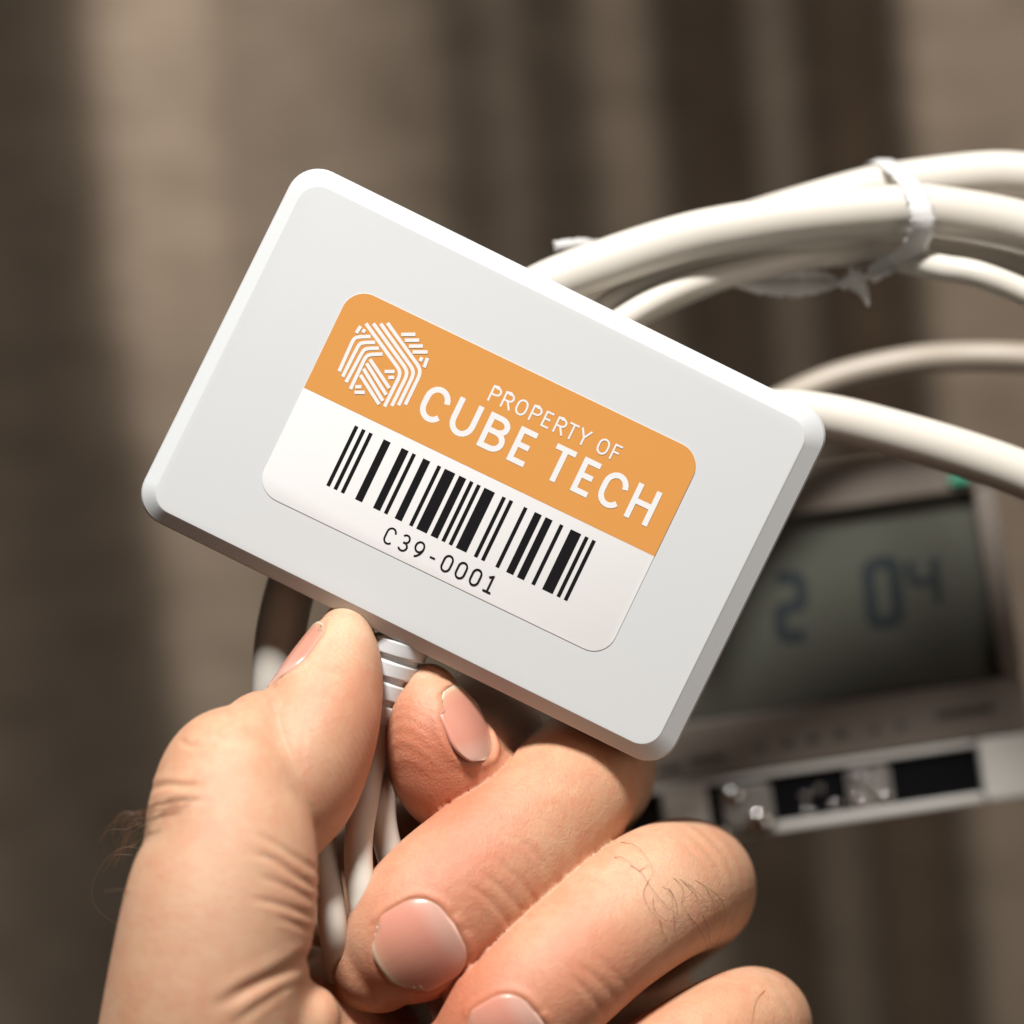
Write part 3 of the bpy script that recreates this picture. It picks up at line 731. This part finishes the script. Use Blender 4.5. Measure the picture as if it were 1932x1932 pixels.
    for (V, F, nt), nme in zip(nails, ('fingernail', 'fingernail', 'fingernail', 'thumbnail')):
        o = obj(nme, V, F, nm, hand); flip_check(o)
        for k, an in ((0, 'along'), (1, 'across')):
            q = o.data.attributes.new(an, 'FLOAT', 'POINT'); q.data.foreach_set('value', np.array([x[k] for x in nt], np.float32))
    return hand
hand = build_hand()

# ---- hair on the knuckles and at the thumb base
def build_hair():
    bv = make_bvh(hv)
    hm = mat('hair', (.13, .065, .03), .45, spec=.4)
    def onto(x, y, lift):
        o = Vector((0, -DIST, 0)); t = Vector(at(x, y, 0)); d = (t - o).normalized()
        h = bv.ray_cast(o, d)
        if h[0] is None: return None
        return np.array(h[0] + h[1] * lift)
    def strand(pts, r0, lifts):
        C = catmull(np.array(pts, float), 6); L = np.interp(np.linspace(0, 1, len(C)), np.linspace(0, 1, len(lifts)), lifts)
        P = [onto(x, y, l) for (x, y), l in zip(C, L)]; P = [p for p in P if p is not None]
        if len(P) < 4: return None
        P = np.array(P)
        return tube(P, np.linspace(r0, r0 * .3, len(P)), nseg=5, cap=(False, False))
    def cv(p): return 1083 + p[0] * .293, 1366 + p[1] * .293       # ring finger detail
    K = [[(360, 910), (430, 965), (500, 1080), (600, 1190), (720, 1262)], [(480, 1010), (440, 1100), (480, 1200), (560, 1290)], [(640, 990), (690, 1060), (680, 1150), (730, 1230)],
         [(680, 1000), (750, 1060), (790, 1150)], [(780, 1005), (870, 1070), (940, 1150), (950, 1270), (900, 1410), (860, 1390)], [(850, 1060), (885, 1160), (880, 1290), (840, 1370)],
         [(730, 1220), (790, 1310), (830, 1390), (840, 1480), (820, 1560)], [(550, 1260), (560, 1340), (610, 1420)], [(640, 1200), (630, 1300), (660, 1400)],
         [(510, 1120), (510, 1200), (580, 1265), (720, 1270)], [(610, 1060), (640, 1130), (650, 1220), (620, 1260)], [(260, 860), (320, 880), (390, 930)], [(300, 760), (400, 800), (470, 880), (520, 960)],
         [(570, 1050), (620, 1090), (600, 1170), (560, 1140)], [(830, 1230), (850, 1320), (860, 1400), (930, 1400)], [(700, 1020), (780, 1090), (850, 1150)], [(420, 950), (470, 920), (500, 960), (470, 1020)],
         [(1230, 1715), (1160, 1790), (1140, 1880), (1135, 1940)], [(130, 830), (190, 770), (280, 770)]]
    parts = []
    for k in K:
        s = strand([cv(p) for p in k], .034, [0, .35, .5, .4, .25])
        if s: parts.append(s)
    K2 = [[(1180 - 0, 230), (1130, 240), (1090, 240)]]
    V, F = join(parts); obj('knuckle_hair', V, F, hm, hand)
    # thumb side: hairs growing off the back edge
    parts = []
    def c4(p, d): return at(169.8 + p[0] * .3418, 1271.7 + p[1] * .3418, d)
    H = [[(600, 690), (450, 710), (300, 760), (200, 800), (150, 880)], [(560, 720), (400, 750), (270, 780), (220, 860), (240, 960)], [(520, 760), (380, 790), (280, 840), (240, 920), (200, 1010)],
         [(400, 860), (300, 900), (220, 980), (170, 1060)], [(380, 780), (260, 760), (160, 780), (130, 860), (130, 960)], [(350, 850), (240, 830), (200, 890), (230, 990)], [(300, 830), (210, 900), (190, 1000), (160, 1040)],
         [(260, 940), (120, 990), (30, 1120), (10, 1230), (60, 1320), (150, 1380)], [(240, 1000), (130, 1000), (90, 1060)], [(230, 1210), (150, 1190), (70, 1200)], [(330, 800), (230, 800), (150, 830), (110, 900)],
         [(300, 900), (200, 960), (150, 1030), (140, 1080)], [(470, 700), (340, 730), (250, 760), (170, 770)]]
    H = H + [[(x - 40 + random.uniform(-35, 25), y + random.uniform(-20, 60)) for x, y in k] for k in H[:7] + H[10:]]
    for k in H:
        C = catmull(np.array(k, float), 6); n = len(C); P = []
        last = None
        for i, p in enumerate(C):
            x, y = 169.8 + p[0] * .3418, 1271.7 + p[1] * .3418
            q = onto(x, y, .15)
            if q is None or q[1] > 8: 
                dd = (last[1] if last is not None else -10) ; q = at(x, y, dd)
            last = q; P.append(q)
        P = np.array(P); P[:, 1] = np.convolve(np.pad(P[:, 1], 2, mode='edge'), np.ones(5) / 5, 'valid')
        parts.append(tube(P, np.linspace(.042, .018, n), nseg=5, cap=(False, False)))
    V, F = join(parts); obj('thumb_hair', V, F, hm, hand)
build_hair()
